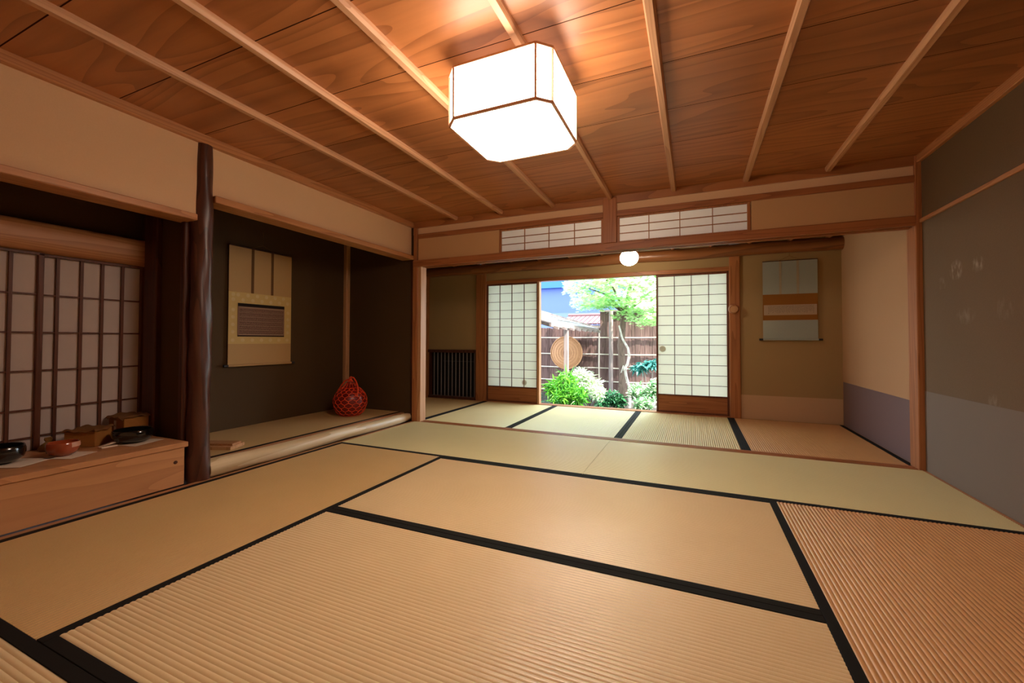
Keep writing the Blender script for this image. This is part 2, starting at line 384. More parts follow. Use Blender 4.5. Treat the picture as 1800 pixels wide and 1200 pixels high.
lattice('window_2', -.562, .380, 1.586, 1.797, Y4+.012, .024, 4, 3, .012, .006, M['post'], M['paperR'], 'right papered transom window above the wide doorway', 'window', '', stile=.020)

# ------------------------------------------------------------------ scroll alcove (tokonoma)
S('wall_alcove_back', one(XB-.1, XB, 1.40, 3.5, 0, 1.95), M['dark'], 'dark brown back wall of the scroll alcove', 'wall')
S('wall_alcove_side', one(XB-.05, -2.56, 3.42, 3.47, 0, 1.96), M['dark'], 'dark side wall of the scroll alcove next to the doorway post', 'wall')
S('trim_15', one(XB-.01, XB+.045, 3.372, 3.424, 0, 1.9, .006), M['palepost'], 'slim pale post in the far corner of the scroll alcove', 'post')
S('trim_16', one(-2.585, -2.558, 3.40, 3.425, .03, 1.60, .003), M['darkpost'], 'thin dark upright edging the scroll alcove side wall', 'post')
S('ceiling_alcove', one(XB-.05, -2.66, -.5, 3.47, 1.86, 1.90), M['darkpost'], 'dark boarded ceiling inside the left alcoves', 'ceiling')
tok = S('floor_alcove', one(XB, -2.735, 1.50, 3.42, -.05, ZT-.002), M['darkpost'], 'raised base under the mat of the scroll alcove', 'floor')
am = empty('alcove_mat', (0, 0, 0), 0, 'single straw mat on the raised floor of the scroll alcove', 'tatami mat')
mb = MB()
NR = 44
xs0, xs1 = XB+.003, -2.735
for i in range(NR):
    a = xs0+(xs1-xs0)*i/NR; b2 = xs0+(xs1-xs0)*(i+1)/NR; q = (b2-a)
    mb.add([(a, 1.505, ZT-.001), (a+q*.3, 1.505, ZT), (a+q*.7, 1.505, ZT), (b2, 1.505, ZT-.001), (a, 3.418, ZT-.001), (a+q*.3, 3.418, ZT), (a+q*.7, 3.418, ZT), (b2, 3.418, ZT-.001)],
           [(0,1,5,4),(1,2,6,5),(2,3,7,6)], .5)
mb.build('rush_surface', M['tatb'], am, True)
one(-2.735, -2.722, 1.505, 3.418, ZT-.004, ZT+.001).build('cloth_border', M['heri'], am)
S('trim_17', one(-2.722, -2.672, 1.53, 3.44, -.04, ZT-.004, .003), M['beamy'], 'flat board behind the pale log sill', 'sill')
# log sill: pale peeled log, flattened behind, rounded far end
random.seed(11)
pts = []; rad = []
for i in range(40):
    t = i/39; yv = 1.525+t*(3.428-1.525)
    pts.append((-2.608+.004*math.sin(t*9), yv, .038+.003*math.sin(t*13+1)-.004*t))
    r0 = .054-.011*t+.0015*math.sin(t*31)
    if t > .985: r0 *= .62
    elif t > .965: r0 *= .88
    rad.append(r0)
M['palelog'] = wood('peeled_log', lin(218,194,156), lin(184,152,108), 'Y', 6, 7, .5, .38, .1, .45)
tag(MB().tube(pts, rad, 24).build('log_sill', M['palelog'], smooth=True), 'pale peeled log lying as a sill along the scroll alcove floor', 'log sill', kind='structure')
# dark log post
M['darklog'] = wood('bark_brown_log', lin(86,48,34), lin(50,26,18), 'Z', 9, 10, 1.2, .38, .2, .5)
random.seed(2)
nz = 60; prof = []
def wob(i, th):
    z = i/nz
    return 1+.045*math.sin(th*3+z*9)+.04*math.sin(th*2-z*17)+.03*math.sin(th*5+z*31)+.05*math.exp(-((z-.80)/.03)**2)*max(0, math.cos(th-.6))
prof = [(.056-.008*i/nz+.002*math.sin(i*.7), -.02+1.965*i/nz) for i in range(nz+1)]
tag(MB().lathe((-2.602, 1.480, 0), prof, 28, wob=wob).build('log_post', M['darklog'], smooth=True), 'dark knotty bark-brown log pillar between the two left alcoves', 'log post')

# ------------------------------------------------------------------ bay with shoji and bench
S('wall_bay_side', one(-3.20, -2.655, 1.435, 1.50, 0, 1.95), M['dark'], 'short dark plaster wall between bay and scroll alcove', 'wall')
S('trim_18', one(-3.03, -2.90, 1.405, 1.44, 0, 1.9, .006), M['darkpost'], 'dark upright beside the bay screens', 'post')
S('trim_19', one(-2.672, -2.635, 1.408, 1.50, 0, 1.6, .004), M['darkpost'], 'dark edge board behind the log pillar', 'post')
S('wall_bay_back', MB().box(-3.62, -3.56, -.5, 1.5, 0, 1.95).box(-3.20, -3.12, -.5, 1.435, 1.40, 1.95), M['dark'], 'dark plaster wall above the bay screens', 'wall')
S('wall_bay_near', one(-3.6, -2.66, -.56, -.44, -.05, ZC), M['olived'], 'near end wall of the bay behind the camera', 'wall')
hb = MB()
seg = 10; vs = []
for i, (a, b2) in enumerate(((-.44, 1.43),)):
    prof2 = []
    for j in range(seg+1):
        th = -PI/2+ j*(PI)/seg
        prof2.append((-3.085+.045*max(0, math.cos(th))**.6, 1.318+.080*math.sin(th)))
    n0 = len(prof2)
    vs = [(x, a, z) for x, z in prof2]+[(x, b2, z) for x, z in prof2]
    hb.add(vs, [(j, j+1, n0+j+1, n0+j) for j in range(n0-1)]+[tuple(range(n0))[::-1], tuple(range(n0, 2*n0)), (0, n0, 2*n0-1, n0-1)])
S('trim_20', hb, M['beamy'], 'rounded wood beam over the bay screens', 'beam', smooth=True)
def bay_shoji(name, y0, y1, xo, label, nbars, zt=1.236):
    r = empty(name, (0, 0, 0), 0, label, 'screen', kind='structure')
    f = MB().box(XS+xo-.015, XS+xo+.012, y0, y0+.022, .20, zt, .002).box(XS+xo-.015, XS+xo+.012, y1-.022, y1, .20, zt, .002)
    f.box(XS+xo-.015, XS+xo+.012, y0, y1, zt-.012, zt).box(XS+xo-.015, XS+xo+.012, y0, y1, .2, .235)
    f.build('frame', M['shojidark'], r)
    l = MB()
    for yv in nbars: l.box(XS+xo-.008, XS+xo+.006, yv-.0065, yv+.0065, .23, zt-.01)
    for zv in (1.024, .830, .635, .440, .30): l.box(XS+xo-.008, XS+xo+.003, y0+.02, y1-.02, zv-.004, zv+.004)
    l.build('lattice', M['shojidark'], r)
    MB().add([(XS+xo-.010, y0+.01, .21), (XS+xo-.010, y1-.01, .21), (XS+xo-.010, y1-.01, zt-.01), (XS+xo-.010, y0+.01, zt-.01)], [(0,1,2,3)]) if False else None
    p = MB(); p.add([(XS+xo-.010, y0+.01, .21), (XS+xo-.010, y1-.01, .21), (XS+xo-.010, y1-.01, zt-.01), (XS+xo-.010, y0+.01, zt-.01)], [(0,1,2,3)])
    p.build('paper', M['paperB'], r)
    return r
bay_shoji('window_3', .972, 1.44, -.012, 'right papered sliding screen of the bay behind the bench', (1.058, 1.152, 1.240, 1.331))
bay_shoji('window_4', .32, .995, .018, 'left papered sliding screen of the bay behind the bench', (.445, .555, .665, .775, .883))
S('wall_bay_rest', one(-3.12, -3.08, -.44, .33, 0, 1.26), M['olived'], 'plaster beside the bay screens', 'wall')
# bench cabinet
bn = empty('bench_cabinet', (-2.8, .5, 0), 0, 'long low wooden bench with a knot in its plain front board', 'bench')
def wb(mb, name, mat, par, smooth=False):
    o = mb.build(name, mat, None, smooth); o.parent = par; o.matrix_parent_inverse = par.matrix_world.inverted() if False else Matrix.Translation(-Vector(par.location)); return o
wb(one(-3.06, -2.552, -.42, 1.402, .208, .236, .003), 'top', M['bench'], bn)
fb = one(-2.595, -2.560, -.42, 1.388, .006, .208, .002)
wb(fb, 'front_board', M['bench'], bn)
wb(one(-3.06, -2.596, 1.368, 1.388, .006, .208), 'end_board', M['bench'], bn)
kn = MB().lathe((0, 0, 0), [(.0001, .0), (.004, .0012), (.008, .0006), (.0095, 0)], 14)
kn.v = [(-2.5595+z, 1.345+x*1.1, .135+y) for x, y, z in kn.v]
wb(kn, 'knot', M['darkpost'], bn, True)
S('trim_21', one(-2.562, X0-.001, -.44, 1.52, -.05, -.001), M['beamy'], 'narrow floor strip between bench and straw mats', 'trim')
S('trim_22', one(-2.562, X0-.001, 1.52, Y4, -.05, -.004), M['beamy'], 'narrow floor strip between log sill and straw mats', 'trim')
S('trim_23', one(X4+.001, XR, -.44, Y4, -.05, -.001), M['beamy'], 'narrow floor strip along the foot of the dark right wall', 'trim')

# ------------------------------------------------------------------ tatami mats
HB = .032
def mat_object(L, W, surf, border_sides=(1, 1), bw=HB):
    """local x along length, centred; ribs along x"""
    kids = []
    mb = MB(); y0 = -W/2+(bw if border_sides[0] else 0); y1 = W/2-(bw if border_sides[1] else 0)
    n = round((y1-y0)/.0150); q = (y1-y0)/n; D = .0030
    prof = [(0, -D), (.16, -D*.42), (.36, 0), (.64, 0), (.84, -D*.42)]
    line = []
    for i in range(n):
        for t, z in prof: line.append((y0+(i+t)*q, z))
    line.append((y1, -D))
    a, b2 = -L/2+.001, L/2-.001
    k = len(line)
    vs = [(a, y, z) for y, z in line]+[(b2, y, z) for y, z in line]
    mb.add(vs, [(i, i+k, i+k+1, i+1) for i in range(k-1)], .5)
    mb.add([(a, y0, -.05), (b2, y0, -.05), (b2, y1, -.05), (a, y1, -.05), (a, y0, -.002), (b2, y0, -.002), (b2, y1, -.002), (a, y1, -.002)],
           [(0,3,2,1),(0,1,5,4),(1,2,6,5),(2,3,7,6),(3,0,4,7)], .5)
    s = mb.build('rush_surface', surf, None, True); kids.append(s)
    for sd, has in ((-1, border_sides[0]), (1, border_sides[1])):
        if not has: continue
        ya, yb = (-W/2+.0008, -W/2+bw) if sd < 0 else (W/2-bw, W/2-.0008)
        kids.append(one(-L/2+.0012, L/2-.0012, ya, yb, -.05, .0006, .001).build('cloth_border', M['heri']))
    return kids
def place_mat(x0, x1, y0, y1, surf, label, along, sides=(1, 1), bw=HB, z=0):
    r = empty('tatami_mat', ((x0+x1)/2, (y0+y1)/2, z), 0 if along == 'x' else PI/2, label, 'tatami mat', 'straw mats laid over the floors of the two rooms')
    L, W = (x1-x0, y1-y0) if along == 'x' else (y1-y0, x1-x0)
    for o in mat_object(L, W, surf, sides, bw): o.parent = r
    return r
place_mat(X0, X2, Y3, Y4, M['tatd'], 'straw mat with daylight sheen in its pale greenish tone, before the doorway threshold, left half, beside the log sill', 'x', (1, 0))
place_mat(X2, X4, Y3, Y4, M['tatd'], 'straw mat with daylight sheen in its pale greenish tone, before the doorway threshold, right half, reaching the dark wall', 'x', (1, 0))
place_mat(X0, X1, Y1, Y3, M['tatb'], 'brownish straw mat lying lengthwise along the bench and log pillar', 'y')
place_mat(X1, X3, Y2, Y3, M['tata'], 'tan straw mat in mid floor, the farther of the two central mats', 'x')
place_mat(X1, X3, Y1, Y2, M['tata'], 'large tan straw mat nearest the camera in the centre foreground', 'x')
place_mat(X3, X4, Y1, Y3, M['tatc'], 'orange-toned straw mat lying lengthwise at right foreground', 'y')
place_mat(X0, X2, Y0, Y1, M['tata'], 'tan straw mat showing only at the bottom left corner of the photo', 'x')
place_mat(X2, X4, Y0, Y1, M['tata'], 'tan straw mat beneath the camera', 'x')
FY0 = Y4+.087; FY1 = Y5-.02
fx = [XFL+.005, -2.505, -1.555, -.575, .350, XFR-.004]
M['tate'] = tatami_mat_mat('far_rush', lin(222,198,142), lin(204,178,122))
labs = ['dim straw mat at the far left of the back room below the barred window', 'straw mat in the back room in front of the left paper door',
        'bluish sunlit straw mat in the back room in front of the garden opening', 'straw mat in the back room in front of the right paper door',
        'straw mat at the right end of the back room below the blue-grey scroll']
for i in range(5):
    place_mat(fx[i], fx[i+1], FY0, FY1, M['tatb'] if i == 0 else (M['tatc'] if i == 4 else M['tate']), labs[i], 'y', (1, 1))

# ------------------------------------------------------------------ back room shell
S('wall_far_left', one(XFL-.08, XFL, 3.42, Y5+.1, -.05, 2.0), M['olived'], 'left end wall of the back room', 'wall')
S('wall_far_inner', one(XFL, -2.56, 3.471, 3.49, -.05, 2.0), M['olived'], 'back face of the scroll alcove wall seen in the back room', 'wall')
wfr = S('wall_far_right', one(XFR, XFR+.1, Y4+.10, Y5+.1, -.05, 2.0), M['plaster3'], 'beige plaster side wall at the right of the back room', 'wall')
one(XFR-.0015, XFR+.001, Y4+.116, Y5-.012, 0, .41).build('waist_paper', M['waistpurple'], wfr)
# garden-side wall
wg = MB().box(XFL, -2.655, Y5, Y5+.09, .66, 1.95).box(.445, XFR, Y5, Y5+.09, -.05, 1.95).box(-2.51, .345, Y5, Y5+.09, 1.575, 1.95)
wgo = S('wall_garden', wg, M['olive'], 'olive plaster wall toward the garden in the back room', 'wall')
one(.447, XFR-.001, Y5-.0015, Y5+.001, 0, .243).build('waist_paper', M['waistpale'], wgo)
S('trim_24', one(-2.655, -2.51, Y5-.02, Y5+.09, -.05, 1.80, .004), M['post'], 'broad wood post left of the left paper door', 'post')
S('trim_25', one(.345, .445, Y5-.025, Y5+.09, -.05, 1.70, .006), M['post'], 'wood post right of the right paper door', 'post')
S('trim_26', one(-2.51, .345, Y5-.012, Y5+.07, 1.535, 1.578, .003), M['beamx'], 'wood head rail above the sliding paper doors', 'rail')
S('trim_27', one(XFL, -2.655, Y5-.03, Y5+.09, .628, .668, .004), M['darkpost'], 'dark sill rail above the low barred window', 'rail')
S('trim_28', one(XFL-.0, XFL+.07, Y5-.07, Y5+.01, 0, 1.9, .004), M['post'], 'corner post at the far left of the back room', 'post')
# beam: brown log along the garden wall, up high
random.seed(8)
pts = [(XFL+ (XFR-XFL)*i/30, Y5-.035+.004*math.sin(i), 1.735+.004*math.sin(i*.8)) for i in range(31)]
M['logx'] = wood('brown_log_beam', lin(150,92,48), lin(104,58,28), 'X', 7, 8, .6, .35, .1, .5)
S('trim_29', MB().tube(pts, [.062+.002*math.sin(i*1.3) for i in range(31)], 20), M['logx'], 'brown log beam under the sloping ceiling of the back room', 'beam', smooth=True)
# sloping ceiling with rafters
cf = MB()
cf.obox(((XFL+XFR)/2, (3.44+5.0)/2, 1.905), ((XFR-XFL)/2, 0, 0), (0, .80, -.085), (0, .001, .012))
cfo = S('ceiling_back_room', cf, M['darkpost'], 'dark sloping boarded ceiling of the back room', 'ceiling')
for rx in (-2.96, -2.53, -2.12, -1.75, -1.36, -.97, -.58, -.20, .175, .53, .885, 1.20):
    MB().tube([(rx, 3.50, 1.945), (rx, 5.40, 1.743)], .022, 8).build('rafter', M['darkpost'] if False else M['post'], cfo, True)
# knot-stub peg on the right post
pg = empty('post_peg', (0, 0, 0), 0, 'round cut-branch peg on the post right of the paper door', 'peg')
MB().tube([(.385, Y5-.02, 1.128), (.385, Y5-.055, 1.126), (.385, Y5-.065, 1.125)], [.052, .046, .040], 18).build('stub', M['post'], pg, True)
MB().tube([(.385, Y5-.0652, 1.125), (.385, Y5-.068, 1.125)], [.036, .034], 18).build('cut_face', M['palepost'], pg, True)

# sliding paper doors
def far_door(name, x0, x1, yf, label, pull):
    r = lattice(name, x0, x1, .0, 1.536, yf, .028, 4, 12, .022, .007, M['shoji'], M['paperL'], label, 'door', '', base=.205, stile=.022 if name == 'door_1' else .020, hbar=.005)
    # round finger pull of doubled paper
    px, pz = pull
    d = MB(); d.add([(px+.034*math.cos(2*PI*i/24), yf+.0135, pz+.034*math.sin(2*PI*i/24)) for i in range(24)], [tuple(range(24))])
    d.build('finger_pull', M['pull'], r)
    return r
M['pull'] = paper('double_paper', (.62,.57,.46,1), .3)
far_door('door_1', -2.510, -1.785, Y5+.005, 'left sliding paper door beside the garden opening', (-1.975, .262))
far_door('door_2', -.385, .345, Y5+.035, 'right sliding paper door beside the garden opening', (-.318, .705))
S('trim_30', one(-1.795, -1.768, Y5-.002, Y5+.075, 0, 1.536, .002), M['palepost'], 'pale strip for the lit door edge at the left of the garden opening', 'trim')  # brightness of the lit door edge is put into this pale colour
S('trim_31', one(-2.51, .345, Y5-.018, Y5+.09, -.05, .006, .003), M['beamx'], 'wooden door track along the garden side', 'threshold')
# barred low window
w5 = empty('window_5', (0, 0, 0), 0, 'low dark window with upright bars at the far left of the back room', 'window', kind='structure')
MB().box(XFL, -2.655, Y5-.018, Y5+.08, -.05, .03).box(-2.68, -2.655, Y5, Y5+.08, .03, .63).box(XFL, XFL+.08, Y5, Y5+.08, .03, .63).build('frame', M['darkpost'], w5)
for i in range(12):
    bx2 = -3.34+i*.0585
    MB().tube([(bx2, Y5+.028, .03), (bx2, Y5+.028, .63)], .0055, 8).build('bar', M['barsm'] if 'barsm' in M else M['iron'], w5, True)
MB().box(XFL, -2.655, Y5+.075, Y5+.08, .03, .63).build('backing_board', plain('black_board', lin(24,20,22), .7), w5)
MB().box(-3.2, -2.68, Y5+.038, Y5+.046, .50, .512).build('cross_bar', M['iron'], w5)

# ------------------------------------------------------------------ ceiling lamp
M['lampframe'] = wood('lamp_frame_wood', lin(240,196,168), lin(222,176,146), 'X', 10, 9, .5, .5, .05)
M['lampshade'] = plain('glowing_shade_paper', (.9,.85,.75,1), .8, .1, emit=LAMP, ecol=(1.0, .84, .68, 1), noise=.01)
M['lampside'] = plain('glowing_side_paper', (.9,.85,.75,1), .8, .1, emit=LAMP*.5, ecol=(1.0, .84, .68, 1), noise=.01)
lx0, lx1, ly0, ly1 = -.915, -.473, 1.402, 1.833; lz0, lz1 = 1.674, 1.880; ch = .048
octo = [(lx0+ch, ly0), (lx1-ch, ly0), (lx1, ly0+ch), (lx1, ly1-ch), (lx1-ch, ly1), (lx0+ch, ly1), (lx0, ly1-ch), (lx0, ly0+ch)]
lp = empty('ceiling_lamp', (0, 0, 0), 0, 'glowing eight-sided white paper lamp hanging from the wooden ceiling', 'ceiling lamp')
fr = MB(); t = .0066
for zz in (lz0, lz1):
    for i in range(8):
        a = octo[i]; b2 = octo[(i+1) % 8]
        fr.tube([(a[0], a[1], zz), (b2[0], b2[1], zz)], t, 4)
for a in octo: fr.tube([(a[0], a[1], lz0), (a[0], a[1], lz1)], t*.8, 4)
fr.build('frame', M['lampframe'], lp)
sh = MB()
octo = [(-.694+(a+.694)*.984, 1.6175+(b2-1.6175)*.984) for a, b2 in octo]; lz0 += .0035
for i in range(8):
    a = octo[i]; b2 = octo[(i+1) % 8]
    sh.add([(a[0], a[1], lz0), (b2[0], b2[1], lz0), (b2[0], b2[1], lz1), (a[0], a[1], lz1)], [(0,1,2,3)])
sh.build('side_shade', M['lampside'], lp)
sh = MB(); sh.add([(a[0], a[1], lz0) for a in octo], [tuple(range(8))[::-1]])
sh.build('bottom_shade', M['lampshade'], lp)
topp = MB(); topp.add([(a[0], a[1], lz1) for a in octo]+[(a[0], a[1], lz1+.006) for a in octo],
    [tuple(range(8))[::-1], tuple(range(8, 16))]+[(i, (i+1) % 8, (i+1) % 8+8, i+8) for i in range(8)])
topp.build('top_shade', plain('glowing_top_paper', (.9,.85,.75,1), .8, .1, emit=LAMP*.035, ecol=(1.0, .84, .68, 1), noise=.01), lp)
MB().lathe((-.694, 1.617, lz1+.006), [(.05, 0), (.05, .055), (.02, .055)], 24).build('ceiling_mount', M['lampframe'], lp, True)

# globe lamp
gl = empty('globe_lamp', (0, 0, 0), 0, 'small round white globe lamp hanging in the back room', 'globe lamp')
gy = 4.2; gc = (-.577, gy, 1.612)
M['globe'] = plain('glowing_globe', (.9,.9,.85,1), .5, .2, emit=GLOBE, ecol=(1, .88, .66, 1), noise=0)
prof = [(.088*math.sin(PI*i/16)+.0001, -.078*math.cos(PI*i/16)) for i in range(17)]
MB().lathe(gc, prof, 32).build('glass_globe', M['globe'], gl, True)
MB().tube([(gc[0], gy, 1.685), (gc[0], gy, 1.72)], [.034, .028], 20).build('cap', M['iron'], gl, True)
MB().tube([(gc[0], gy, 1.72), (gc[0], gy, 1.862)], .004, 8).build('cord', M['iron'], gl)

# ------------------------------------------------------------------ scrolls
def cloth(c, c2=None): return plaster('scroll_'+str(len(bpy.data.materials)), c, c2, rough=.8, scale=400, bs=.1, blotch=.25)
def wavy(plane, a0, a1, z0, z1, n, depth, amp, off=0):
    """thin hanging sheet; plane 'x' (normal +x) or 'y' (normal -y); returns MB with a front and back skin"""
    mb = MB(); fr = []; th = .0012
    K = 8
    for j in range(K+1):
        z = z0+(z1-z0)*j/K
        for i in range(n+1):
            a = a0+(a1-a0)*i/n; d = depth+amp*math.sin(i/n*PI*2+z*3)+off
            fr.append((a, z, d))
    f = []
    for j in range(K):
        for i in range(n):
            q = j*(n+1)+i; f.append((q, q+1, q+n+2, q+n+1))
    sgn = 1 if plane == 'x' else -1
    P = (lambda a, z, d: (d, a, z)) if plane == 'x' else (lambda a, z, d: (a, d, z))
    n0 = len(fr)
    vs = [P(a, z, d) for a, z, d in fr]+[P(a, z, d-sgn*th) for a, z, d in fr]
    mb.add(vs, f+[tuple(reversed([v+n0 for v in q])) for q in f])
    return mb
def scroll(name, plane, a0, a1, z0, z1, depth, bands, label, strips, smat, rodmat, text=None, rodout=.035):
    r = empty(name, (0, 0, 0), 0, label, 'hanging scroll')
    sg = 1 if plane == 'x' else -1
    for (f0, f1, mat, nm) in bands:
        wavy(plane, a0, a1, z1-(z1-z0)*f1, z1-(z1-z0)*f0, 14, depth, .0012).build(nm, mat, r, True)
    P = (lambda a, z, d: (d, a, z)) if plane == 'x' else (lambda a, z, d: (a, d, z))
    for s_, (sa, w_, f1) in enumerate(strips):
        c = a0+(a1-a0)*sa
        wavy(plane, c-w_/2, c+w_/2, z1-(z1-z0)*f1, z1-.004, 2, depth+sg*.0022, 0).build('hanging_strip', smat, r, True)
    MB().tube([P(a0-rodout, z0, depth+sg*.006), P(a0-.002, z0, depth+sg*.006)], .011, 12).build('rod_knob', M['iron'], r, True)
    MB().tube([P(a1+.002, z0, depth+sg*.006), P(a1+rodout, z0, depth+sg*.006)], .011, 12).build('rod_knob', M['iron'], r, True)
    MB().tube([P(a0-.002, z0, depth+sg*.006), P(a1+.002, z0, depth+sg*.006)], .0095, 12).build('bottom_rod', rodmat, r, True)
    MB().tube([P(a0-.002, z1, depth+sg*.002), P(a1+.002, z1, depth+sg*.002)], .004, 8).build('top_rod', M['darkpost'], r, True)
    ac = (a0+a1)/2
    MB().tube([P(a0+(a1-a0)*.3, z1, depth+sg*.004), P(ac, z1+.045, depth+sg*.003), P(a0+(a1-a0)*.7, z1, depth+sg*.004)], .0013, 6).tube([P(ac, z1+.045, depth+sg*.003), P(ac, z1+.16, depth+sg*.002)], .0012, 6).build('hanging_cord', M['gold'], r)
    return r
c_mount = cloth(lin(196,156,104), lin(178,138,90)); c_yel = cloth(lin(214,180,116), lin(196,160,96)); c_txt = cloth(lin(140,104,84), lin(122,88,70))
c_ink = plain('ink', lin(40,30,26), .8, .1); c_line = plain('gilt_line', lin(190,160,120), .6); c_flower = plain('woven_flower', lin(222,192,134), .7)
c_strip = plain('strip_brown', lin(112,74,40), .8); c_strip2 = plain('strip_pale', lin(176,162,138), .8)
a0, a1, z0, z1 = 2.155, 2.722, .585, 1.565
# brighter warm scroll in the alcove
sc1 = scroll('hanging_scroll', 'x', a0, a1, z0, z1, XB+.022, [(0, .385, c_mount, 'upper_mount'), (.385, .82, c_yel, 'patterned_mount'), (.82, 1, c_mount, 'lower_mount')],
             'warm tan hanging scroll with dense dark calligraphy panel on the dark alcove wall', ((.345, .024, .385), (.66, .024, .385)), c_strip, c_mount)
dz = z1-z0; D0 = XB+.022+.0030
tp = one(D0-.0008, D0+.0006, 2.228, 2.650, .822, 1.098).build('text_panel', c_txt, sc1)
ib = MB(); random.seed(21)
one(D0+.0006, D0+.0012, 2.228, 2.650, 1.072, 1.098).build('dark_band', c_ink, sc1); one(D0+.0006, D0+.0012, 2.228, 2.650, .822, .832).build('dark_band', c_ink, sc1)
ln = MB()
for z_ in (1.064, .840): ln.box(D0+.0007, D0+.0014, 2.240, 2.640, z_-.0015, z_+.0015)
for i in range(1, 6): ln.box(D0+.0007, D0+.0013, 2.240, 2.640, .84+.224*i/6-.0006, .84+.224*i/6+.0006)
ln.build('ruled_line', c_line, sc1)
tx = MB()
for rr in range(12):
    zc = .850+rr*.0178; yv = 2.246
    while yv < 2.634:
        hh = random.uniform(.004, .006)
        for s_ in range(3):
            dy_ = random.uniform(-.003, .003); dz_ = random.uniform(-.004, .004)
            if random.random() < .5: tx.box(D0+.0006, D0+.0011, yv+dy_-.0035, yv+dy_+.0035, zc+dz_-.0006, zc+dz_+.0006)
            else: tx.box(D0+.0006, D0+.0011, yv+dy_-.0006, yv+dy_+.0006, zc+dz_-.0040, zc+dz_+.0040)
        yv += .0125
tx.build('calligraphy', c_ink, sc1)
fl = MB()
def flower(mb, yv, zv, r_):
    n = 12; vs = [(D0-.0006, yv, zv)]
    for i in range(n*2):
        th = PI*i/n; q = r_*(1 if i % 2 else .82); vs.append((D0-.0006, yv+q*math.cos(th), zv+q*math.sin(th)))
    mb.add(vs, [(0, 1+i, 1+(i+1) % (2*n)) for i in range(2*n)])
for row in (.793, 1.125, 1.165):
    for i in range(7):
        flower(fl, 2.190+i*.082+(.04 if row == 1.165 else 0) if 2.190+i*.082+(.04 if row == 1.165 else 0) < 2.70 else 2.19, row, .017)
for zv in (.86, .92, .98, 1.04):
    flower(fl, 2.190, zv, .016); flower(fl, 2.688, zv, .016)
fl.build('woven_flower_pattern', c_flower, sc1)
# bluish scroll
b0, b1, y_ = .648, 1.110, Y5-.02
c_blue = cloth(lin(168,172,164), lin(148,154,148)); c_ochre = cloth(lin(150,96,36), lin(134,82,28)); c_pap = cloth(lin(186,160,136), lin(170,144,120))
Z0, Z1 = .812, 1.600
sc2 = scroll('hanging_scroll', 'y', b0, b1, Z0, Z1, y_, [(0, .425, c_blue, 'upper_mount'), (.425, .755, c_ochre, 'ochre_mount'), (.755, 1, c_blue, 'lower_mount')],
             'blue-grey hanging scroll with two ochre bands on the wall of the back room', ((.33, .020, .425), (.65, .020, .425)), c_strip2, c_blue)
YT = y_-.003
one(b0+.008, b1-.008, YT-.0006, YT+.0008, Z1-(Z1-Z0)*.69, Z1-(Z1-Z0)*.56).build('text_panel', c_pap, sc2)
tx = MB(); zt0, zt1 = Z1-(Z1-Z0)*.675, Z1-(Z1-Z0)*.575
xv = b0+.05
while xv < b1-.035:
    zv = zt1
    while zv > zt0+random.uniform(0, .03):
        for s_ in range(2):
            dx_ = random.uniform(-.003, .003); dz_ = random.uniform(-.003, .003)
            if random.random() < .5: tx.box(xv+dx_-.003, xv+dx_+.003, YT-.0011, YT-.0006, zv+dz_-.0006, zv+dz_+.0006)
            else: tx.box(xv+dx_-.0006, xv+dx_+.0006, YT-.0011, YT-.0006, zv+dz_-.003, zv+dz_+.003)
        zv -= .0095
    xv += .0125
tx.build('calligraphy', c_ink, sc2)

# ------------------------------------------------------------------ things in the scroll alcove
bag = empty('netted_jar', (-3.03, 3.06, ZT), 0, 'dark red jar in a bright red-orange knotted net bag on the alcove mat', 'netted jar')
M['jar'] = plain('dark_red_lacquer', lin(126,24,16), .35, .5, coat=.4)
M['net'] = plain('red_orange_cord', lin(236,78,42), .6, .3)
jp = [(.0001, .004), (.085, .004), (.118, .03), (.140, .075), (.150, .12), (.148, .16), (.132, .205), (.100, .245), (.06, .275), (.035, .295), (.035, .32)]
def jr(z):
    for (ra, za), (rb, zb) in zip(jp[1:-1], jp[2:]):
        if za <= z <= zb: return ra+(rb-ra)*(z-za)/max(1e-6, zb-za)
    return .1
MB().lathe((0, 0, 0), jp, 40).build('jar', M['jar'], bag, True)
net = MB(); nu = 14; nvz = [.008, .034, .066, .100, .134, .168, .200, .228, .250, .268]
def P_(u, z, e=.004):
    r_ = jr(z)+e; th = 2*PI*u/nu; return (r_*math.cos(th), r_*math.sin(th), z)
for j in range(len(nvz)-1):           # hexagonal mesh: short upright, then zig-zag
    za, zb = nvz[j], nvz[j+1]; zm = za+(zb-za)*.45; s_ = .5 if j % 2 else 0
    for i in range(nu):
        net.tube([P_(i+s_, za), P_(i+s_, zm)], .0032, 5, cap=False)
        net.tube([P_(i+s_, zm), P_(i+s_+.25, (zm+zb)/2), P_(i+s_+.5, zb)], .0032, 5, cap=False)
        net.tube([P_(i+s_, zm), P_(i+s_-.25, (zm+zb)/2), P_(i+s_-.5, zb)], .0032, 5, cap=False)
for i in range(nu):
    th = 2*PI*i/nu
    net.tube([P_(i, .245), P_(i, .268), (.03*math.cos(th), .03*math.sin(th), .315), (.008*math.cos(th), .008*math.sin(th), .345)], .003, 5, cap=False)
net.tube([(.095*math.cos(2*PI*i/24), .095*math.sin(2*PI*i/24), .007) for i in range(24)], .0035, 5, closed=True)
net.build('net', M['net'], bag, True)
hd = MB()
for sgn, top in ((1, .365), (-1, .345)):      # two cord loops run from the shoulders up to the gathered neck
    q = [(.128*sgn, -.05, .19), (.122*sgn, -.03, .235), (.100*sgn, -.01, .285), (.070*sgn, 0, .325), (.035*sgn, .003, top-.006), (.0, .0, top)]
    hd.tube(q, .0075, 8)
hd.build('handle', M['net'], bag, True)
MB().lathe((0, 0, .350), [(.010, -.01), (.016, 0), (.014, .012), (.0001, .018)], 12).build('knot', M['net'], bag, True)
